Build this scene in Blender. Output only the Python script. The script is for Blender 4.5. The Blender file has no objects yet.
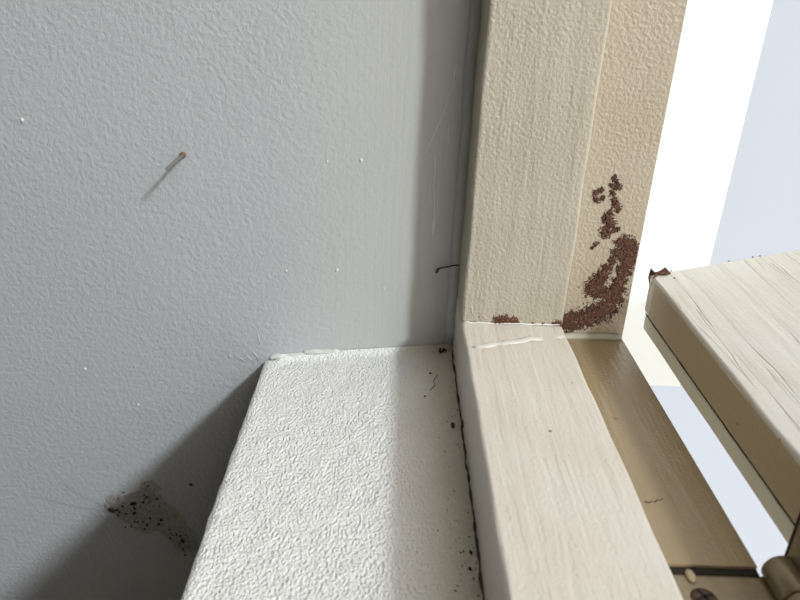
import bpy, bmesh, math, random
from mathutils import Vector, Matrix, noise

# ------------------------------------------------------------------ camera
sc = bpy.context.scene
cd = bpy.data.cameras.new('camera')
cam = bpy.data.objects.new('camera', cd)
sc.collection.objects.link(cam)
cd.sensor_width = 36.0
cd.lens = 36.0 * 705.0 / 800.0
cd.clip_start = 0.01
R = Matrix(((0.9992, -0.0370, -0.0131), (0.0039, 0.4241, -0.9056), (0.0391, 0.9049, 0.4239)))
cam.matrix_world = Matrix.Translation((-0.0403, -0.3571, 0.1795)) @ R.to_4x4()
cd.dof.use_dof = True; cd.dof.focus_distance = 0.42; cd.dof.aperture_fstop = 15.0   # phone lens close up
sc.camera = cam

# ------------------------------------------------------------------ light
w = bpy.data.worlds.new('hazy_sky')
sc.world = w
w.use_nodes = True
w.node_tree.nodes['Background'].inputs[0].default_value = (1.0, 0.955, 0.86, 1)
w.node_tree.nodes['Background'].inputs[1].default_value = 1.62
sd = bpy.data.lights.new('sun', 'SUN')
sd.energy = 2.1
sd.angle = math.radians(5)
sd.color = (0.94, 0.98, 1.0)
sun = bpy.data.objects.new('sun', sd)
sc.collection.objects.link(sun)
sun.rotation_euler = Vector((0.54, -0.65, 0.57)).to_track_quat('Z', 'Y').to_euler()
sun.location = (1.5, -2, 2)
sc.view_settings.view_transform = 'Standard'
sc.view_settings.look = 'None'
sc.view_settings.gamma = 1.0
sc.view_settings.exposure = 0.10
sc.view_settings.use_curve_mapping = False

# ------------------------------------------------------------------ helpers
COL = sc.collection
rnd = random.Random(7)

class NT:
    def __init__(s, name):
        s.m = bpy.data.materials.new(name); s.m.use_nodes = True
        s.t = s.m.node_tree; s.b = s.t.nodes['Principled BSDF']
    def n(s, typ, **kw):
        nd = s.t.nodes.new(typ)
        for k, v in kw.items(): setattr(nd, k, v)
        return nd
    def l(s, a, b): s.t.links.new(a, b)
    def coord(s, scale=(1, 1, 1), rot=(0, 0, 0)):
        tc = s.n('ShaderNodeTexCoord'); mp = s.n('ShaderNodeMapping')
        mp.inputs['Scale'].default_value = scale; mp.inputs['Rotation'].default_value = rot
        s.l(tc.outputs['Object'], mp.inputs['Vector']); return mp.outputs['Vector']
    def noise(s, vec, scale, detail=3, rough=0.5, dist=0.0):
        nd = s.n('ShaderNodeTexNoise'); s.l(vec, nd.inputs['Vector'])
        nd.inputs['Scale'].default_value = scale; nd.inputs['Detail'].default_value = detail
        nd.inputs['Roughness'].default_value = rough; nd.inputs['Distortion'].default_value = dist
        return nd.outputs['Fac']
    def ramp(s, fac, stops):
        r = s.n('ShaderNodeValToRGB'); s.l(fac, r.inputs[0])
        e = r.color_ramp.elements
        while len(e) < len(stops): e.new(0.5)
        for i, (p, c) in enumerate(stops):
            e[i].position = p; e[i].color = (c, c, c, 1) if isinstance(c, (int, float)) else (*c, 1)
        return r.outputs[0]
    def mix(s, fac, a, b):
        x = s.n('ShaderNodeMix', data_type='RGBA')
        if isinstance(fac, float): x.inputs[0].default_value = fac
        else: s.l(fac, x.inputs[0])
        for i, v in ((6, a), (7, b)):
            if isinstance(v, tuple): x.inputs[i].default_value = (*v, 1)
            else: s.l(v, x.inputs[i])
        return x.outputs[2]
    def math(s, op, a, b):
        x = s.n('ShaderNodeMath', operation=op)
        for i, v in ((0, a), (1, b)):
            if isinstance(v, (int, float)): x.inputs[i].default_value = v
            else: s.l(v, x.inputs[i])
        return x.outputs[0]
    def bump(s, layers):
        prev = None
        for h, st, d in layers:
            b = s.n('ShaderNodeBump'); s.l(h, b.inputs['Height'])
            b.inputs['Strength'].default_value = st; b.inputs['Distance'].default_value = d
            if prev: s.l(prev, b.inputs['Normal'])
            prev = b.outputs['Normal']
        s.l(prev, s.b.inputs['Normal'])
    def base(s, c, rough=0.5, metal=0.0, spec=0.5):
        if isinstance(c, tuple): s.b.inputs['Base Color'].default_value = (*c, 1)
        else: s.l(c, s.b.inputs['Base Color'])
        s.b.inputs['Roughness'].default_value = rough; s.b.inputs['Metallic'].default_value = metal
        s.b.inputs['Specular IOR Level'].default_value = spec
        return s.m

def plain(name, c, rough=0.6, metal=0.0, var=0.25, sc_=300):
    t = NT(name); v = t.coord()
    f = t.noise(v, sc_, 4, 0.6)
    c2 = tuple(x * (1 - var) for x in c)
    t.bump([(f, 0.3, 0.0004)])
    return t.base(t.mix(f, c, c2), rough, metal)

def painted_wood(name, c, axis, rough=0.45, grain=0.5, specks=True, peel=0.35, cracks=0.0):
    """brushed paint over timber; grain runs along axis (0,1,2)"""
    t = NT(name)
    s = [1, 1, 1]; s[axis] = 0.07
    vg = t.coord(tuple(s)); v = t.coord()
    g1 = t.noise(vg, 420, 4, 0.6)
    g2 = t.noise(vg, 130, 2, 0.5, 0.6)
    o = t.noise(v, 560, 2, 0.5)
    big = t.noise(v, 22, 3, 0.55)
    layers = [(g2, grain, 0.0012), (g1, grain * 0.8, 0.0006), (o, peel, 0.0008)]
    col = t.mix(t.ramp(big, [(0.3, 0.0), (0.75, 1.0)]), c, tuple(x * y for x, y in zip(c, (0.93, 0.91, 0.86))))
    if cracks:
        s2 = [1, 1, 1]; s2[axis] = 0.03
        vc = t.coord(tuple(s2)); cr = t.noise(vc, 120, 2, 0.5, 0.5)
        line = t.ramp(cr, [(0.0, 1.0), (0.470, 1.0), (0.482, 0.0), (0.490, 1.0)])
        layers.append((line, cracks, 0.0010))
        col = t.mix(line, tuple(x * 0.90 for x in c), col)
    if specks:
        sp = t.ramp(t.noise(v, 150, 1, 0.4), [(0.0, 1.0), (0.205, 1.0), (0.225, 0.0)])
        col = t.mix(sp, col, (0.16, 0.10, 0.06))
    t.bump(layers)
    return t.base(col, rough)

# wall paint: roller stipple, brushed with a wide brush towards the window corner
def wall_paint():
    t = NT('grey_wall_paint'); v = t.coord()
    st = t.noise(v, 370, 3, 0.55, 0.3)
    vs = t.coord((1, 1, 0.06)); br = t.noise(vs, 420, 3, 0.55)
    vh = t.coord((0.06, 1, 1)); bh = t.noise(vh, 420, 3, 0.55)
    sx = t.n('ShaderNodeSeparateXYZ'); tc = t.n('ShaderNodeTexCoord'); t.l(tc.outputs['Object'], sx.inputs[0])
    wob = t.noise(v, 14, 2)
    xx = t.math('ADD', sx.outputs['X'], t.math('MULTIPLY', wob, 0.05))
    zone = t.n('ShaderNodeMapRange'); t.l(xx, zone.inputs[0])
    zone.inputs[1].default_value = -0.085; zone.inputs[2].default_value = -0.02
    zz = t.math('ADD', sx.outputs['Z'], t.math('MULTIPLY', wob, -0.03))
    low = t.n('ShaderNodeMapRange'); t.l(zz, low.inputs[0])
    low.inputs[1].default_value = 0.012; low.inputs[2].default_value = -0.035
    z = zone.outputs[0]; lo = low.outputs[0]
    h1 = t.math('MULTIPLY', st, t.math('SUBTRACT', 1.0, t.math('MULTIPLY', z, 0.75)))
    h2 = t.math('MULTIPLY', br, t.math('ADD', 0.10, t.math('MULTIPLY', z, 0.5)))
    h3 = t.math('MULTIPLY', bh, t.math('MULTIPLY', lo, 0.5))
    t.bump([(h1, 0.7, 0.0011), (h2, 0.5, 0.0008), (h3, 0.5, 0.0008)])
    big = t.noise(v, 9, 3, 0.5)
    a = t.mix(big, (0.475, 0.495, 0.52), (0.430, 0.448, 0.472))
    col = t.mix(t.math('MULTIPLY', z, 0.75), a, (0.515, 0.525, 0.505))
    return t.base(col, 0.42)

def rough_plaster():
    t = NT('rough_white_plaster'); v = t.coord((1, 0.75, 1))
    n1 = t.noise(v, 760, 3, 0.55, 0.1); vo = t.n('ShaderNodeTexVoronoi'); t.l(v, vo.inputs['Vector'])
    vo.inputs['Scale'].default_value = 800; vo.feature = 'SMOOTH_F1'
    t.bump([(n1, 0.9, 0.0016), (vo.outputs['Distance'], 0.7, 0.0011)])
    big = t.noise(v, 14, 3)
    # strip by the frame: the frame's warm shade tinted in, with dirt; dark specks
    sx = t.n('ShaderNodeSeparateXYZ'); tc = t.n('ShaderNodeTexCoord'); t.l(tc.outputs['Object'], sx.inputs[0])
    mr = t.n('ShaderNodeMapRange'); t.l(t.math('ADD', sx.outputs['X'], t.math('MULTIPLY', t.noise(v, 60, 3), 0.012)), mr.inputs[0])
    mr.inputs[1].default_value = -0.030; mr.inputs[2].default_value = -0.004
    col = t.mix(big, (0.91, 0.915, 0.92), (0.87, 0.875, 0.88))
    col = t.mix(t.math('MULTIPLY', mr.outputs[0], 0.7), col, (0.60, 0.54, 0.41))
    sp = t.ramp(t.noise(v, 240, 2, 0.5), [(0.0, 1.0), (0.19, 1.0), (0.22, 0.0)])
    col = t.mix(t.math('MULTIPLY', sp, 0.75), col, (0.30, 0.28, 0.25))
    return t.base(col, 0.8)

M = {}
M['wall'] = wall_paint()
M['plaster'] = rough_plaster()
CREAM = (0.66, 0.60, 0.51)
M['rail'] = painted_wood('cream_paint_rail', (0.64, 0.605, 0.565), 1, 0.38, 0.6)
M['jamb'] = painted_wood('cream_paint_jamb', (0.445, 0.41, 0.34), 2, 0.40, 0.75, peel=0.9)  # same cream paint as the rail, darkened to carry the jamb's dimmer, warmer light
M['jamb_rebate'] = painted_wood('yellowed_paint_jamb', (0.435, 0.38, 0.30), 2, 0.40, 0.35, peel=1.0)
M['rail_rebate'] = painted_wood('brown_varnish_rail', (0.31, 0.24, 0.145), 1, 0.30, 0.6)
M['sash_face'] = painted_wood('cracked_cream_paint', (0.66, 0.645, 0.61), 1, 0.5, 0.5, peel=0.2, cracks=0.6)
M['sash_edge'] = painted_wood('brown_varnish_edge', (0.48, 0.39, 0.25), 1, 0.35, 0.3)
M['sash_outer'] = painted_wood('green_grey_paint', (0.80, 0.82, 0.75), 1, 0.5, 0.35)  # green-grey lightened to carry the glow from outside
M['dark_gap'] = plain('dark_mark_gap_shade', (0.018, 0.012, 0.008), 0.9)  # near-black for cracks and dark marks; also paints the shade inside gaps
M['dirt'] = plain('grimy_dirt', (0.095, 0.078, 0.058), 0.9, 0, 0.6, 700)
M['beige_drip'] = plain('beige_paint', (0.42, 0.34, 0.22), 0.5, 0, 0.15)
M['sealant'] = plain('pale_sealant', (0.40, 0.385, 0.30), 0.5, 0, 0.15)
M['white_drip'] = plain('white_paint', (0.66, 0.67, 0.66), 0.5, 0, 0.1)
M['filler'] = plain('white_filler', (0.73, 0.71, 0.67), 0.5, 0, 0.08)
M['brass'] = plain('tarnished_brass', (0.36, 0.29, 0.19), 0.42, 0.55, 0.45, 260)
M['iron'] = plain('rusty_iron', (0.11, 0.062, 0.04), 0.6, 0.3, 0.5)
M['nail'] = plain('rusted_nail_head', (0.24, 0.15, 0.08), 0.6, 0.2, 0.4, 900)
M['steel'] = plain('dull_grey_steel', (0.23, 0.23, 0.21), 0.55, 0.2, 0.3, 600)
M['insect'] = plain('dark_insect_husk', (0.10, 0.062, 0.038), 0.6, 0, 0.5, 900)
M['black'] = plain('black_frass', (0.022, 0.018, 0.014), 0.9)
M['ext_white'] = plain('white_render', (0.90, 0.935, 0.97), 0.8, 0, 0.02, 120)
M['ext_blue'] = plain('pale_blue_render', (0.36, 0.395, 0.465), 0.8, 0, 0.03, 6)
M['room'] = plain('room_paint', (0.58, 0.53, 0.41), 0.8, 0, 0.05, 20)
M['floor'] = plain('floor_screed', (0.30, 0.25, 0.19), 0.6, 0, 0.2, 20)
M['glass'] = None

def crust_mat():
    t = NT('reddish_brown_crust'); v = t.coord()
    f = t.noise(v, 900, 4, 0.7); g = t.noise(v, 260, 3, 0.6)
    c = t.ramp(f, [(0.3, (0.035, 0.013, 0.008)), (0.5, (0.105, 0.041, 0.022)), (0.68, (0.36, 0.20, 0.125))])
    col = t.mix(t.ramp(g, [(0.35, 0.0), (0.7, 1.0)]), c, (0.085, 0.033, 0.020))
    t.bump([(f, 0.9, 0.0012)])
    return t.base(col, 0.85)
M['crust'] = crust_mat()

def silk_mat():
    t = NT('dusty_web_silk'); v = t.coord()
    f = t.noise(v, 260, 4, 0.65, 0.4)
    col = t.mix(t.ramp(f, [(0.35, 0.0), (0.65, 1.0)]), (0.40, 0.27, 0.17), (0.17, 0.105, 0.06))
    t.base(col, 0.9)
    a = t.ramp(t.noise(v, 420, 4, 0.7), [(0.36, 0.04), (0.66, 0.5)])
    t.l(a, t.b.inputs['Alpha'])
    return t.m
M['silk'] = silk_mat()
M['thread'] = plain('dusty_thread', (0.24, 0.21, 0.18), 0.9)

def link(name, me, mat, parent=None):
    o = bpy.data.objects.new(name, me); COL.objects.link(o)
    if mat: me.materials.append(mat)
    if parent: o.parent = parent
    return o

def box_bm(bm, x0, x1, y0, y1, z0, z1):
    v = [bm.verts.new((x, y, z)) for x in (x0, x1) for y in (y0, y1) for z in (z0, z1)]
    for f in ((0, 1, 3, 2), (4, 6, 7, 5), (0, 4, 5, 1), (2, 3, 7, 6), (0, 2, 6, 4), (1, 5, 7, 3)):
        bm.faces.new([v[i] for i in f])

def mesh_of(bm, name, smooth=False):
    bmesh.ops.recalc_face_normals(bm, faces=bm.faces[:])
    me = bpy.data.meshes.new(name); bm.to_mesh(me); bm.free()
    if smooth:
        for p in me.polygons: p.use_smooth = True
    return me

def box(name, x0, x1, y0, y1, z0, z1, mat, parent=None, bev=0.0, seg=3):
    bm = bmesh.new(); box_bm(bm, x0, x1, y0, y1, z0, z1)
    if bev:
        bmesh.ops.bevel(bm, geom=bm.edges[:], offset=bev, segments=seg, affect='EDGES', profile=0.5)
    o = link(name, mesh_of(bm, name, bool(bev)), mat, parent)
    if bev:
        md = o.modifiers.new('wn', 'WEIGHTED_NORMAL'); md.keep_sharp = False
    return o

def multi(name, boxes, mat, parent=None):
    bm = bmesh.new()
    for b in boxes: box_bm(bm, *b)
    return link(name, mesh_of(bm, name), mat, parent)

def tube(name, pts, rad, mat, parent=None, seg=8):
    pts = [Vector(p) for p in pts]
    rads = rad if isinstance(rad, (list, tuple)) else [rad] * len(pts)
    bm = bmesh.new(); rings = []
    for i, p in enumerate(pts):
        d = (pts[min(i + 1, len(pts) - 1)] - pts[max(i - 1, 0)]).normalized()
        a = d.orthogonal().normalized() if not rings else (prev_a - d * prev_a.dot(d)).normalized()
        prev_a = a; b = d.cross(a)
        rings.append([bm.verts.new(p + (a * math.cos(k * 2 * math.pi / seg) + b * math.sin(k * 2 * math.pi / seg)) * rads[i]) for k in range(seg)])
    for r0, r1 in zip(rings, rings[1:]):
        for k in range(seg): bm.faces.new((r0[k], r0[(k + 1) % seg], r1[(k + 1) % seg], r1[k]))
    bm.faces.new(rings[0][::-1]); bm.faces.new(rings[-1])
    return link(name, mesh_of(bm, name, True), mat, parent)

def lump(name, c, r, mat, parent=None, rough=0.25, seed=0, rot=0.0, axis='Y', sub=2):
    """irregular little solid: squashed noisy icosphere"""
    bm = bmesh.new(); bmesh.ops.create_icosphere(bm, subdivisions=sub, radius=1.0)
    for v in bm.verts:
        k = 1 + rough * noise.noise(v.co * 1.7 + Vector((seed * 3.1, seed, 0)))
        v.co = Vector((v.co.x * r[0], v.co.y * r[1], v.co.z * r[2])) * k
    bmesh.ops.rotate(bm, verts=bm.verts[:], cent=(0, 0, 0), matrix=Matrix.Rotation(rot, 3, axis))
    bmesh.ops.translate(bm, verts=bm.verts[:], vec=c)
    return link(name, mesh_of(bm, name, True), mat, parent)

def tag(o, label, cat=None, kind=None, group=None):
    o['label'] = label
    if cat: o['category'] = cat
    if kind: o['kind'] = kind
    if group: o['group'] = group
    return o

def empty(name, loc=(0, 0, 0)):
    o = bpy.data.objects.new(name, None); COL.objects.link(o); o.location = loc
    o.empty_display_size = 0.02
    return o

def crust(name, dabs, plane_y, thick, mat, parent, cell=0.00036, clip=None, seed=0.0, thr=0.5, holes=()):
    """flaky deposit standing proud of a face that looks towards -Y; dabs are (x, z, radius)"""
    x0 = min(d[0] - d[2] for d in dabs) - .002; x1 = max(d[0] + d[2] for d in dabs) + .002
    z0 = min(d[1] - d[2] for d in dabs) - .002; z1 = max(d[1] + d[2] for d in dabs) + .002
    nx = int((x1 - x0) / cell); nz = int((z1 - z0) / cell)
    def fld(x, z):
        if clip and not clip(x, z): return -1
        f = max(1.0 - math.hypot(x - a, z - b) / r for a, b, r in dabs)
        for a, b, r in holes: f = min(f, math.hypot(x - a, z - b) / r - 0.75)
        p = Vector((x * 420 + seed, z * 420, seed)); q = Vector((x * 1300, z * 1300, seed + 5))
        return f + 0.50 * noise.noise(p) + 0.75 * noise.noise(q) - (0.10 if z < 0.049 else 0.30)
    bm = bmesh.new(); top = {}; bot = {}
    cells = set()
    for i in range(nx):
        for j in range(nz):
            if fld(x0 + (i + .5) * cell, z0 + (j + .5) * cell) > 0: cells.add((i, j))
    def vt(i, j):
        if (i, j) not in top:
            x = x0 + i * cell; z = z0 + j * cell
            edge = not all((i - a, j - b) in cells for a in (0, 1) for b in (0, 1))
            h = thick * (0.55 + 0.9 * abs(noise.noise(Vector((x * 900, z * 900, seed)))))
            if edge: h *= 0.35
            jx = cell * .3 * noise.noise(Vector((i * .9, j * .9, 1.5))); jz = cell * .3 * noise.noise(Vector((i * .9, j * .9, 9.5)))
            top[i, j] = bm.verts.new((x + jx, plane_y - h, z + jz))
            bot[i, j] = bm.verts.new((x + jx, plane_y + 0.0001, z + jz))
        return (i, j)
    for i, j in cells:
        k = [vt(i, j), vt(i + 1, j), vt(i + 1, j + 1), vt(i, j + 1)]
        bm.faces.new([top[q] for q in k])
        for (di, dj), (p, q) in (((0, -1), (0, 1)), ((1, 0), (1, 2)), ((0, 1), (2, 3)), ((-1, 0), (3, 0))):
            if (i + di, j + dj) not in cells:
                bm.faces.new((top[k[q]], top[k[p]], bot[k[p]], bot[k[q]]))
    return link(name, mesh_of(bm, name), mat, parent)

WY = 0.036          # face of the grey wall
# ------------------------------------------------------------------ the setting
def struct(o, label, group=None):
    o['kind'] = 'structure'; o['label'] = label
    return o

wall = struct(box('wall_back', -1.7, 0.098, WY, WY + 0.12, -0.95, 1.45, M['wall']),
              'pale grey painted wall with roller stipple beside the window')

# low wall under the window, its top a rough plastered ledge
def ledge_mesh():
    bm = bmesh.new()
    prof = []                                     # (x, z) up the room side, round the corner, over the top
    for k in range(10): prof.append((-0.1205, -0.30 + 0.245 * k / 9))
    for k in range(1, 6):
        a = math.pi / 2 * k / 6; r = 0.0035
        prof.append((-0.1205 + r - r * math.cos(a), -0.0545 + r * math.sin(a) * 1.2))
    for k in range(0, 57):
        x = -0.1170 + (0.1170 + 0.002) * k / 56; prof.append((x, -0.0365 + 0.115 * x))
    ys = [WY - 0.0005 - 0.0022 * k for k in range(0, 200)]
    ys += [ys[-1] - 0.05 * k for k in range(1, 14)]
    grid = []
    for y in ys:
        row = []
        for i, (x, z) in enumerate(prof):
            p = Vector((x * 130, y * 130, z * 130))
            d = 0.0005 * noise.noise(p) + 0.0004 * noise.noise(Vector((x * 25, y * 25, 3)))
            fil = 0.004 * max(0.0, 1 - (WY - y) / 0.006) ** 2 if x > -0.112 else 0  # coved joint to the wall
            top = x > -0.1200
            if x > -0.003: d *= 0.3
            row.append(bm.verts.new((x + (0 if top else d), y, z + (d if top else 0) + fil)))
        grid.append(row)
    for a, b in zip(grid, grid[1:]):
        for i in range(len(prof) - 1): bm.faces.new((a[i], a[i + 1], b[i + 1], b[i]))
    box_bm(bm, -0.1188, 0.090, grid and ys[-1], WY, -0.95, -0.301)
    box_bm(bm, 0.0022, 0.090, ys[-1], WY, -0.301, -0.0605)
    return mesh_of(bm, 'ledge', True)
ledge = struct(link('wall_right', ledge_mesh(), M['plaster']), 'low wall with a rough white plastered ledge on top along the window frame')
struct(multi('wall_window', [(-0.119, 0.090, -2.0, -1.16, -0.95, 1.45), (-0.119, 0.090, -1.16, WY, 1.16, 1.45),
                            (-0.119, 0.090, -1.16, -1.0, -0.95, -0.06)], M['room']), 'window wall around the opening')
struct(box('wall_left', -1.82, -1.7, -2.0, WY + .12, -0.95, 1.45, M['room']), 'far side wall of the room')
struct(box('wall_front', -1.82, 0.090, -2.12, -2.0, -0.95, 1.45, M['room']), 'wall of the room behind the viewer')
struct(box('ceiling', -1.82, 0.090, -2.12, WY + .12, 1.45, 1.55, M['room']), 'plain painted ceiling of the room')
struct(box('floor', -1.82, 0.090, -2.12, WY + .12, -1.05, -0.95, M['floor']), 'plain screed floor of the room')
# outside
struct(box('trim_1', 0.0985, 0.181, 0.100, 0.1565, -0.098, 1.6, M['ext_white']), 'bright white outer trim standing beside the window frame')
struct(box('wall_neighbour', -0.5, 6.0, 1.5, 1.7, -4.0, 4.0, M['ext_blue']), 'pale blue grey neighbouring wall outside the window')

# ------------------------------------------------------------------ window frame
win = empty('window_1', (0, 0, 0))
struct(win, 'cream painted timber window frame with a rebate and brown crusted corner')
YE = -1.16
def bowed(name, x0, x1, y0, y1, z0, z1, mat, axis, bev, wob, parent):
    """hand-planed member: rounded arrises and slight waviness along its length"""
    o = box(name, x0, x1, y0, y1, z0, z1, mat, parent, bev, 4)
    bm = bmesh.new(); bm.from_mesh(o.data)
    lo = (x0, min(y0, y1), z0)[axis]; hi = (x1, max(y0, y1), z1)[axis]
    nrm = [0, 0, 0]; nrm[axis] = 1
    for k in range(1, 120):
        c = [0, 0, 0]; c[axis] = lo + (hi - lo) * k / 120
        bmesh.ops.bisect_plane(bm, geom=bm.verts[:] + bm.edges[:] + bm.faces[:], plane_co=c, plane_no=nrm)
    for v in bm.verts:
        t = v.co[axis]
        for a in range(3):
            if a != axis: v.co[a] += wob * noise.noise(Vector((t * 28 + a * 7, v.co[(a + 1) % 3] * 12, len(name))))
    bm.to_mesh(o.data); bm.free()
    for p in o.data.polygons: p.use_smooth = True
    return o
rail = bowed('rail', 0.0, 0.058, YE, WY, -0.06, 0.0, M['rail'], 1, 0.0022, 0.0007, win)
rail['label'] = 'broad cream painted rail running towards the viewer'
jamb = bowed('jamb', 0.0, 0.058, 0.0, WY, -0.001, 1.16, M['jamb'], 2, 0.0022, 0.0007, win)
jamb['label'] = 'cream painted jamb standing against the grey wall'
rb = multi('jamb_rebate', [(0.0575, 0.098, 0.014, WY, -0.0145, 1.16)], M['jamb_rebate'], win)
rb['label'] = 'yellowed recessed face of the jamb with brown crust'
LY0, LY1 = -0.1635, -0.245
rr = multi('rail_rebate', [(0.0575, 0.098, LY0, WY, -0.06, -0.014), (0.0575, 0.098, LY1, LY0, -0.06, -0.0185), (0.0575, 0.098, YE, LY1, -0.06, -0.014)], M['rail_rebate'], win)
rr['label'] = 'brown recessed face of the rail under the open leaf'
box('jamb', 0.0, 0.098, YE, YE + 0.058, 0.0, 1.16, M['jamb'], win, 0.002)
box('head', 0.0, 0.098, YE + 0.058, -0.0, 1.10, 1.16, M['rail'], win, 0.002)

# sealant in the rebate corner, filler smear and paint ridge on the rail
def ribbon(name, pts, wid, thick, mat, parent, up):
    """low rounded bead laid along pts; up is the direction it stands proud"""
    up = Vector(up).normalized(); bm = bmesh.new(); rows = []
    P = [Vector(p) for p in pts]
    for i, p in enumerate(P):
        d = (P[min(i + 1, len(P) - 1)] - P[max(i - 1, 0)]).normalized(); s = d.cross(up).normalized()
        wv = wid[i] if isinstance(wid, (list, tuple)) else wid
        e = 0.35 if i in (0, len(P) - 1) else 1
        rows.append([bm.verts.new(p + s * wv * 0.5 * e * a + up * thick * h * e) for a, h in ((-1, -0.1), (-0.6, .75), (0, 1), (0.6, .75), (1, -0.1))])
    for a, b in zip(rows, rows[1:]):
        for k in range(4): bm.faces.new((a[k], a[k + 1], b[k + 1], b[k]))
        bm.faces.new((a[4], a[0], b[0], b[4]))
    bm.faces.new(rows[0]); bm.faces.new(rows[-1][::-1])
    return link(name, mesh_of(bm, name, True), mat, parent)
def wig(a, b, n, amp, seed):
    a = Vector(a); b = Vector(b); out = []
    for i in range(n + 1):
        t = i / n; p = a.lerp(b, t)
        out.append(p + Vector([amp * noise.noise(Vector((t * n * .6, seed, k * 5.3))) for k in range(3)]))
    return out
sl = ribbon('sealant_bead', wig((0.0585, 0.0125, -0.0135), (0.0975, 0.0125, -0.0125), 16, 0.0006, 2), 0.0052, 0.0016, M['sealant'], win, (0, -1, 1))
sl['label'] = 'pale sealant bead in the rebate corner'
fs = ribbon('filler_smear', wig((0.004, -0.029, 0.0), (0.055, -0.0125, 0.0), 16, 0.0012, 5), 0.0050, 0.00042, M['filler'], win, (0, 0, 1))
fs['label'] = 'whitish filler smear across the rail'
ribbon('joint_line', wig((0.001, -0.0004, 0.0002), (0.057, -0.0004, 0.0004), 26, 0.0005, 8), [0.0008 + 0.0008 * rnd.random() for _ in range(27)], 0.0003, M['filler'], win, (0, -1, 1))
# blistered paint near the foot of the jamb
for (x, z, l, a) in ((0.0095, 0.0165, 0.006, 0.35), (0.0055, 0.0075, 0.006, -0.15), (0.011, 0.0042, 0.0035, 1.2), (0.0135, 0.003, 0.003, -1.2), (0.060, 0.045, 0.004, 0.4)):
    yy = 0.0 if x < 0.058 else 0.014
    ribbon('paint_blister', [(x + math.sin(a) * l * (t - .5), yy, z + math.cos(a) * l * (t - .5)) for t in (0, .25, .5, .75, 1)], 0.0016, 0.0006, M['jamb'] if x < .058 else M['dark_gap'], win, (0, -1, 0))

# brown crust (insect mud and exposed timber)
DABS = [(0.0690,0.0740,0.0028),(0.0712,0.0755,0.0026),(0.0700,0.0705,0.0028),(0.0728,0.0715,0.0022),(0.0772,0.0835,0.0020),(0.0785,0.0808,0.0024),(0.0795,0.0782,0.0030),(0.0765,0.0790,0.0018),(0.0777,0.0745,0.0024),(0.0790,0.0710,0.0026),(0.0806,0.0680,0.0032),(0.0822,0.0655,0.0022),
        (0.0785,0.0635,0.0030),(0.0775,0.0600,0.0042),(0.0795,0.0570,0.0038),(0.0772,0.0540,0.0036),(0.0758,0.0515,0.0028),(0.0790,0.0510,0.0026),(0.0820,0.0535,0.0026),(0.0845,0.0545,0.0018),(0.0728,0.0449,0.0015),(0.0715,0.0425,0.0012),
        (0.0880,0.0470,0.0046),(0.0912,0.0455,0.0056),(0.0940,0.0420,0.0056),(0.0905,0.0395,0.0060),(0.0935,0.0350,0.0052),(0.0862,0.0400,0.0036),(0.0840,0.0350,0.0028),(0.0820,0.0310,0.0032),(0.0805,0.0265,0.0040),(0.0785,0.0225,0.0052),(0.0762,0.0185,0.0056),(0.0742,0.0205,0.0026),(0.0800,0.0165,0.0054),(0.0845,0.0150,0.0044),
        (0.0918,0.0300,0.0050),(0.0900,0.0240,0.0054),(0.0895,0.0180,0.0056),(0.0885,0.0120,0.0064),(0.0858,0.0060,0.0070),(0.0815,0.0025,0.0070),(0.0770,0.0000,0.0070),(0.0720,-0.0020,0.0068),(0.0672,-0.0035,0.0066),(0.0626,-0.0050,0.0056)]
c1 = crust('brown_crust', DABS, 0.014, 0.0011, M['crust'], rb, clip=lambda x, z: 0.0582 < x < 0.0976 and z > -0.0118, seed=3.0, holes=((0.0708, 0.0730, 0.0012), (0.0856, 0.0268, 0.0030), (0.0846, 0.0220, 0.0022)))
c1['label'] = 'reddish brown crusty patch climbing the recessed jamb face'
c2 = crust('brown_crust', [(0.0212,0.0014,0.0038),(0.0252,0.0022,0.0042),(0.0292,0.0014,0.0036),(0.0250,0.0002,0.0036)], 0.0, 0.0008, M['crust'], jamb, cell=0.0004, clip=lambda x, z: z > -0.0008, seed=11.0)
c2['label'] = 'small brown crusty spot at the foot of the jamb'
crust('brown_crust', [(0.0555,0.0010,0.0026),(0.0525,0.0006,0.0015),(0.0462,0.0005,0.0011),(0.0405,0.0005,0.0011)], 0.0, 0.0006, M['crust'], jamb, cell=0.0004, clip=lambda x, z: z > -0.0008 and x < .0578, seed=17.0)
# hair cracks on the brown rail rebate
tube('hair_crack', [(0.0668, -0.1300, -0.0140), (0.0685, -0.1306, -0.0140), (0.0698, -0.1296, -0.0140), (0.0712, -0.1300, -0.0140), (0.0722, -0.1286, -0.0140), (0.0738, -0.1288, -0.0140), (0.0748, -0.1278, -0.0140)],
     [0.0004, 0.0003, 0.00015, 0.0003, 0.00035, 0.00015, 0.0003], M['dirt'], win, 5)

# sooty joint between ledge and frame, and between wall and jamb
def ledge_z(x): return -0.0365 + 0.115 * x
jl = []
for i in range(90):
    t = i / 89; y = WY - 0.002 - t * 0.36
    jl.append((-0.0006 + 0.0011 * noise.noise(Vector((t * 30, 1, 0))), y, ledge_z(0) + 0.0001))
ribbon('dirt_line', jl, [0.0005 + 0.0042 * abs(noise.noise(Vector((i * .75, 4, 0)))) for i in range(90)], 0.0005, M['dirt'], ledge, (-0.6, 0, 1))
jw = [(-0.0008 + 0.0006 * noise.noise(Vector((i * .4, 2, 0))), WY - 0.0002, -0.032 + i * 0.0045) for i in range(60)]
ribbon('dirt_line', jw, [0.0006 + 0.0022 * max(0, noise.noise(Vector((i * .45, 9, 0)))) for i in range(60)], 0.0006, M['dirt'], wall, (-0.7, -1, 0))
cb = ribbon('caulk_fillet', [(-0.0022 + 0.0008 * noise.noise(Vector((i * .3, 7, 0))), WY - 0.0004, -0.034 + i * 0.009) for i in range(30)], 0.008, 0.0022, M['wall'], wall, (-0.3, -1, 0))

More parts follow.
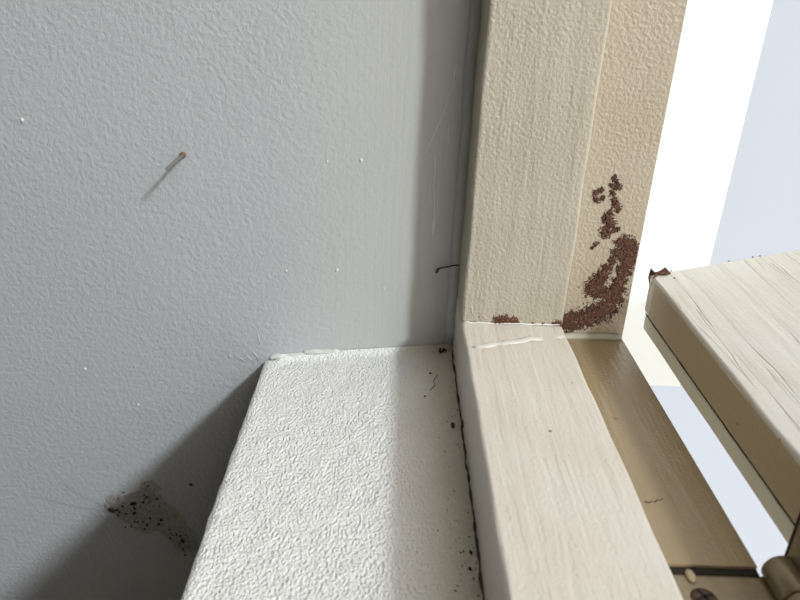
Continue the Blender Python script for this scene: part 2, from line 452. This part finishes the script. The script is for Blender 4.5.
# ------------------------------------------------------------------ open sash leaf, hinged on the rail
TILT = math.radians(13)
leaf = empty('casement_leaf', (0.1095, 0.0, 0.0252))     # pivot frame: upper arris of the hinge edge
leaf.rotation_euler = (0, -TILT, 0)
tag(leaf, 'open wooden casement leaf with cracked cream paint hinged beside the window frame', 'window leaf')
SY0, SY1 = -1.08, 0.0205
LW = 0.46
def leaf_box(name, x0, x1, y0, y1, z0, z1, mat, bev):
    return box(name, x0, x1, y0, y1, z0, z1, mat, leaf, bev)
st = bowed('stile', 0.0, 0.150, SY0, SY1, -0.0232, 0.0, M['sash_face'], 1, 0.0016, 0.0005, leaf)
st['label'] = 'broad cream stile with long paint cracks along the grain'
# varnished hinge edge, a thin facing let into the stile's edge
def shear(o):
    for v in o.data.vertices:
        if v.co.x < 0.01: v.co.x += v.co.z * 0.20
shear(st)
be = multi('brown_edge', [(-0.0004, 0.001, SY0, SY1 - 0.010, -0.0222, -0.0018)], M['sash_edge'], leaf)
be['label'] = 'brown unpainted hinge edge'
ob = bowed('outer_board', 0.0008, 0.150, SY0, SY1 - 0.001, -0.0345, -0.0245, M['sash_outer'], 1, 0.0016, 0.0004, leaf)
shear(be); shear(ob)
ob['label'] = 'grey green outer board below a dark crack'
ck = ribbon('crack', [(-0.0043, SY1 - 0.002 - 0.004 * i, -0.0234 + 0.0006 * noise.noise(Vector((i * .35, 3, 0)))) for i in range(80)],
            [0.0007 + 0.0020 * abs(noise.noise(Vector((i * .5, 8, 0)))) for i in range(80)], 0.0006, M['dark_gap'], leaf, (-1, 0, 0))
leaf_box('panel', 0.150, LW - 0.09, SY0, SY1 - 0.001, -0.028, -0.006, M['sash_face'], 0.001)
leaf_box('stile', LW - 0.09, LW, SY0, SY1, -0.0345, 0.0, M['sash_face'], 0.0016)
# torn brown chip at the corner
def chip():
    bm = bmesh.new()
    P = [(-0.0008, 0.0195, -0.010), (-0.0010, 0.0155, -0.004), (0.0006, 0.0150, 0.0009), (0.0035, 0.0168, 0.0016), (0.0075, 0.0150, 0.0010), (0.0105, 0.0165, 0.0008),
         (0.0085, 0.0195, 0.0034), (0.0060, 0.0208, 0.0010), (0.0030, 0.0206, 0.0008), (0.0008, 0.0212, 0.0036), (-0.0010, 0.0210, -0.002)]
    top = [bm.verts.new(p) for p in P]
    low = [bm.verts.new((p[0] + 0.0008, p[1] + 0.0003, p[2] - 0.0022)) for p in P]
    c = bm.verts.new((0.0022, 0.0180, 0.0009)); c2_ = bm.verts.new((0.0026, 0.018, -0.002))
    n = len(P)
    for i in range(n):
        j = (i + 1) % n
        bm.faces.new((top[i], top[j], c)); bm.faces.new((low[j], low[i], c2_)); bm.faces.new((top[j], top[i], low[i], low[j]))
    return mesh_of(bm, 'chip')
ch = link('paint_chip', chip(), M['crust'], leaf); ch['label'] = 'torn brown corner chip'
for (x, y) in ((0.062, 0.0195), (0.058, 0.0198), (0.0445, 0.0196), (0.0118, 0.0196), (0.0105, 0.0100)):
    lump('speck', (x, y, 0.0003), (0.0006, 0.0005, 0.0004), M['black'], leaf, 0.3, x * 100, sub=1)

# ------------------------------------------------------------------ hinge
hinge = empty('hinge', (0.1045, -0.20, -0.0125))
tag(hinge, 'tarnished brass butt hinge joining the rail and the open leaf', 'hinge')
def hbox(name, x0, x1, y0, y1, z0, z1, mat, bev, parent=hinge):
    o = box(name, x0 - 0.1045, x1 - 0.1045, y0 + 0.20, y1 + 0.20, z0 + 0.0125, z1 + 0.0125, mat, parent, bev); return o
fl = hbox('frame_leaf', 0.0582, 0.1015, -0.2435, -0.1658, -0.0185, -0.0160, M['brass'], 0.0004)
dg = hbox('mortise_shade', 0.0640, 0.0978, -0.1664, -0.1634, -0.0185, -0.0152, M['dark_gap'], 0.0)  # dark block painting the shade inside the frame-side mortise slit
hbox('sash_leaf', 0.1078, 0.1096, -0.2435, -0.1630, -0.0120, 0.0150, M['brass'], 0.0003)
hbox('mortise_shade', 0.1080, 0.1105, -0.1630, -0.1612, -0.0110, 0.0150, M['dark_gap'], 0.0)  # dark block for the shaded recess at the sash leaf's end
def lathe_y(name, prof, seg, mat, parent):
    bm = bmesh.new(); rings = []
    for y, r in prof:
        rings.append([bm.verts.new((r * math.cos(k * 2 * math.pi / seg), y, r * math.sin(k * 2 * math.pi / seg))) for k in range(seg)])
    for a, b in zip(rings, rings[1:]):
        for k in range(seg): bm.faces.new((a[k], a[(k + 1) % seg], b[(k + 1) % seg], b[k]))
    bm.faces.new(rings[0]); bm.faces.new(rings[-1][::-1])
    return link(name, mesh_of(bm, name, True), mat, parent)
for y0, y1 in ((0.0355, 0.0195), (0.0190, 0.0030), (0.0025, -0.0135), (-0.014, -0.030), (-0.0305, -0.0435)):
    lathe_y('knuckle', [(y0, 0.0030), (y0 - 0.0001, 0.0054), (y0 - 0.0008, 0.0062), (y1 + 0.0008, 0.0062), (y1 + 0.0001, 0.0056), (y1, 0.0030)], 28, M['brass'], hinge)
def screw(x, y, z):
    bm = bmesh.new(); seg = 28
    rings = []
    for r, h in ((0.0050, -0.0004), (0.0046, 0.0003), (0.0034, 0.0008), (0.0016, 0.0010)):
        rings.append([bm.verts.new((r * math.cos(k * 2 * math.pi / seg), r * math.sin(k * 2 * math.pi / seg), h)) for k in range(seg)])
    for a, b in zip(rings, rings[1:]):
        for k in range(seg): bm.faces.new((a[k], a[(k + 1) % seg], b[(k + 1) % seg], b[k]))
    bm.faces.new(rings[-1])
    o = link('screw', mesh_of(bm, 'screw', True), M['iron'], hinge); o.location = (x - 0.1045, y + 0.20, z + 0.0125)
    s = multi('slot', [(-0.0006, 0.0006, -0.0036, 0.0036, 0.0006, 0.00115), (-0.0036, 0.0036, -0.0006, 0.0006, 0.0006, 0.00115)], M['dark_gap'], o)
    s.rotation_euler = (0, 0, 0.4)
    return o
screw(0.0735, -0.1772, -0.0160); screw(0.0735, -0.2265, -0.0160); screw(0.0870, -0.2045, -0.0160)
pd = lump('paint_drip', (0.0722, -0.1672, -0.0155), (0.0019, 0.0032, 0.0011), M['beige_drip'], hinge, 0.25, 5)
pd.location = (-0.1045, 0.20, 0.0125)
pd['label'] = 'beige paint drip bridging the hinge slot'

# ------------------------------------------------------------------ small things on the wall
nl = empty('nail', (-0.1600, WY, 0.0805))
tag(nl, 'thin grey nail with a rusty foot sticking out of the grey wall', 'nail')
tube('shank', [(0, 0.004, 0), (0, -0.012, 0.0), (0.0003, -0.024, 0.0002), (0.0005, -0.0315, 0.0002), (0.0005, -0.0325, 0.0002)], [0.0010, 0.0010, 0.0009, 0.0008, 0.0003], M['steel'], nl, 10)
tube('rust_ring', [(0, 0.001, 0), (0, -0.0012, 0), (0, -0.0024, 0)], [0.0019, 0.0017, 0.0010], M['nail'], nl, 12)

wr = tube('bent_wire', [(0.0, WY - 0.0022, 0.0212), (-0.004, WY - 0.0030, 0.0208), (-0.008, WY - 0.0036, 0.0200), (-0.0112, WY - 0.0042, 0.0196), (-0.0128, WY - 0.0046, 0.0188), (-0.0134, WY - 0.0042, 0.0172), (-0.0135, WY - 0.0030, 0.0158)],
          [0.0005, 0.0005, 0.0005, 0.0006, 0.0009, 0.0010, 0.0006], M['insect'], None, 8)
tag(wr, 'thin dark bent wire poking out from the jamb over the grey wall', 'wire')

# paint drips, bumps and scratches on the wall (parts of it)
for (x, z, r) in ((-0.0734, 0.0139, 0.0011), (-0.0600, 0.0816, 0.0010), (-0.2470, 0.0964, 0.0012), (-0.079, 0.0800, 0.0007), (-0.045, 0.003, 0.0008), (-0.104, 0.012, 0.0008), (-0.236, -0.062, 0.0010), (-0.205, -0.088, 0.0009)):
    lump('paint_bump', (x, WY, z), (r * 0.9, r * 0.9, r * 1.1), M['white_drip'], wall, 0.3, x * 50)
for pts, wd in ((((-0.1415, -0.0465), (-0.1422, -0.0485), (-0.1418, -0.0502)), 0.0014), (((-0.1385, -0.0475), (-0.1345, -0.0505), (-0.1322, -0.0520)), 0.0012),
                (((-0.1320, -0.0465), (-0.1290, -0.0500), (-0.1268, -0.0525)), 0.0013), (((-0.1275, -0.0440), (-0.1248, -0.0480), (-0.1238, -0.0515)), 0.0015),
                (((-0.1235, -0.0290), (-0.1228, -0.0350), (-0.1222, -0.0400)), 0.0010)):
    ribbon('paint_drip', [(x, WY, z) for x, z in pts], wd, 0.0005, M['wall'], wall, (0, -1, 0))
for pts, wd in ((((-0.0100, 0.136), (-0.0118, 0.124), (-0.0150, 0.110), (-0.0205, 0.096), (-0.0250, 0.085)), 0.0009), (((-0.0120, 0.104), (-0.0118, 0.086), (-0.0108, 0.068)), 0.0006),
                (((-0.0185, 0.085), (-0.0182, 0.070), (-0.0170, 0.055), (-0.0160, 0.044)), 0.0010), (((-0.0160, 0.072), (-0.0152, 0.058), (-0.0150, 0.046)), 0.0007),
                (((-0.0205, 0.070), (-0.0195, 0.056)), 0.0006), (((-0.0168, 0.048), (-0.0172, 0.042), (-0.0165, 0.038)), 0.0028)):
    q = []
    for a, b in zip(pts, pts[1:]):
        for k in range(5): q.append((a[0] + (b[0] - a[0]) * k / 5 + 0.0003 * rnd.uniform(-1, 1), WY, a[1] + (b[1] - a[1]) * k / 5))
    q.append((pts[-1][0], WY, pts[-1][1]))
    ribbon('scratch', q, wd, 0.00018, M['white_drip'], wall, (0, -1, 0))
# rough paint bead along the top of the ledge
ribbon('plaster_bead', wig((-0.117, WY - 0.0002, ledge_z(-0.117) + 0.0015), (-0.092, WY - 0.0002, ledge_z(-0.092) + 0.0020), 12, 0.0008, 21), 0.004, 0.0016, M['white_drip'], wall, (0, -1, 1))
ribbon('plaster_bead', wig((-0.095, WY - 0.0002, ledge_z(-0.095) + 0.0042), (-0.0720, WY - 0.0002, ledge_z(-0.072) + 0.0030), 12, 0.0008, 22), 0.0040, 0.0010, M['white_drip'], wall, (0, -1, 1))

# specks and husks on the ledge
def on_ledge(x, y): return (x, y, ledge_z(x) + 0.0004)
cl = empty('debris_clump', on_ledge(-0.0062, 0.0300))
tag(cl, 'black crumb of debris in the corner of ledge and wall', 'debris')
for k in range(7):
    lump('crumb', (rnd.uniform(-.0022, .0022), rnd.uniform(-.0022, .0016), rnd.uniform(0.0006, .0018)), (0.0009, 0.0010, 0.0007), M['black'], cl, 0.5, k + 3, sub=1)
tag(lump('insect_husk', on_ledge(-0.0052, -0.0484), (0.0011, 0.0026, 0.0011), M['insect'], None, 0.15, 4), 'brown oval insect husk lying on the ledge near the frame', 'husk')
tag(lump('insect_husk', (0.0, -0.0515, -0.0335), (0.0011, 0.0034, 0.0015), M['black'], None, 0.4, 6), 'dark insect husk caught in the dirty joint against the rail', 'husk')
spk = random.Random(11)
for k in range(55):
    y = spk.choice([spk.uniform(-0.17, 0.03), spk.uniform(-0.16, -0.10)]); x = -0.0015 - abs(spk.gauss(0, 0.0065)); q = spk.uniform(0.00015, 0.00045)
    lump('speck', (x, y, ledge_z(x) + 0.0001), (q, q * spk.uniform(1.0, 2.2), q * 0.5), M['dirt'], ledge, 0.6, k, spk.uniform(-.6, .6), 'Z', 1)
for x, y, q in ((-0.0034, -0.1378, .0008), (-0.0045, -0.1465, .0008), (-0.0150, 0.0060, .0007), (-0.0190, -0.0186, .0007)):
    lump('speck', (x, y, ledge_z(x) + 0.0002), (q, q * 1.5, q * .6), M['black'], ledge, 0.6, y * 100, 0.3, 'Z', 1)
tube('hair_crack', [on_ledge(-0.0110, 0.0030), on_ledge(-0.0135, -0.0030), on_ledge(-0.0128, -0.0080), on_ledge(-0.0160, -0.0130)], 0.00025, M['insect'], ledge, 5)
# dark specks along the wall and jamb joint
for k, (z, s) in enumerate(((0.1335, 0.0032), (0.1010, 0.0040), (0.072, 0.0016), (-0.0255, 0.0026))):
    lump('speck', (-0.0012, WY - 0.0012, z), (0.0013, 0.0012, s), M['insect'] if k == 1 else M['black'], wall, 0.4, k, sub=1)

# ------------------------------------------------------------------ dusty cobweb under the ledge corner
web = empty('cobweb', (-0.2045, WY, -0.1800))
tag(web, 'dusty brown cobweb full of black specks on the shaded wall', 'cobweb')
def web_sheet():
    dabs = [(-0.0240, 0.006, 0.010), (-0.014, 0.003, 0.015), (-0.004, 0.002, 0.015), (-0.002, 0.014, 0.010), (0.000, 0.022, 0.007), (0.006, -0.004, 0.013), (-0.006, -0.008, 0.012), (0.012, -0.012, 0.012), (0.018, -0.022, 0.011), (0.020, -0.028, 0.009)]
    bm = bmesh.new(); c = 0.0010; vs = {}
    def f(x, z):
        return max(1 - math.hypot(x - a, z - b) / r for a, b, r in dabs) + 0.22 * noise.noise(Vector((x * 180, z * 180, 2.2)))
    def V(i, j):
        if (i, j) not in vs:
            x, z = i * c, j * c; e = max(0.0, min(1.0, f(x, z) * 2.5))
            vs[i, j] = bm.verts.new((x, -0.0004 - 0.0040 * e * (0.5 + 0.5 * noise.noise(Vector((x * 120, z * 120, 7)))), z))
        return vs[i, j]
    for i in range(-45, 45):
        for j in range(-50, 40):
            if f((i + .5) * c, (j + .5) * c) > 0: bm.faces.new((V(i, j), V(i + 1, j), V(i + 1, j + 1), V(i, j + 1)))
    return mesh_of(bm, 'silk_sheet', True)
link('silk_sheet', web_sheet(), M['silk'], web)
wrn = random.Random(3)
def webz(x, z): return -0.0046
for k in range(60):
    a = wrn.choice([(-0.020, 0.006), (-0.010, 0.003), (0.0, 0.008), (0.0, 0.018), (0.006, -0.006), (0.016, -0.020), (-0.006, -0.006), (0.020, -0.028)])
    x = a[0] + wrn.gauss(0, 0.0055); z = a[1] + wrn.gauss(0, 0.0055); r = abs(wrn.gauss(0.00062, 0.00025)) + 0.0002
    lump('speck', (x, -0.0030, z), (r, r * .8, r), M['black'], web, 0.4, k, sub=1)
lump('speck', (-0.0285, -0.0030, 0.0035), (0.0028, 0.0014, 0.0016), M['black'], web, 0.4, 91, 0.5)
lump('speck', (-0.0125, -0.0035, 0.0105), (0.0018, 0.0012, 0.0013), M['black'], web, 0.4, 92)
lump('speck', (0.029, -0.0008, 0.027), (0.0014, 0.0008, 0.0014), M['insect'], web, 0.3, 93)
TH = [((-0.028, 0.003), (-0.085, 0.012)), ((-0.026, 0.006), (-0.060, 0.022)), ((-0.028, 0.002), (-0.050, -0.022)), ((0.008, -0.002), (0.030, 0.012)), ((0.006, 0.002), (0.026, 0.018)), ((0.006, -0.003), (0.022, 0.000)),
      ((-0.010, -0.010), (-0.034, -0.028)), ((0.010, -0.018), (-0.020, -0.034)), ((-0.026, 0.004), (0.008, -0.004)), ((0.001, 0.025), (0.004, 0.012)), ((0.012, -0.034), (0.024, -0.030)), ((0.024, -0.030), (0.022, -0.018))]
for k, (a, b) in enumerate(TH):
    pts = []
    for i in range(9):
        t = i / 8; y = -0.0045 * (1 - t) - 0.0006
        pts.append((a[0] + (b[0] - a[0]) * t + 0.0010 * noise.noise(Vector((t * 5, k, 0))), y, a[1] + (b[1] - a[1]) * t - 0.003 * math.sin(t * math.pi) * (0.3 + 0.4 * (k % 3))))
    tube('thread', pts, 0.00009 if k < 8 else 0.00018, M['thread'], web, 4)
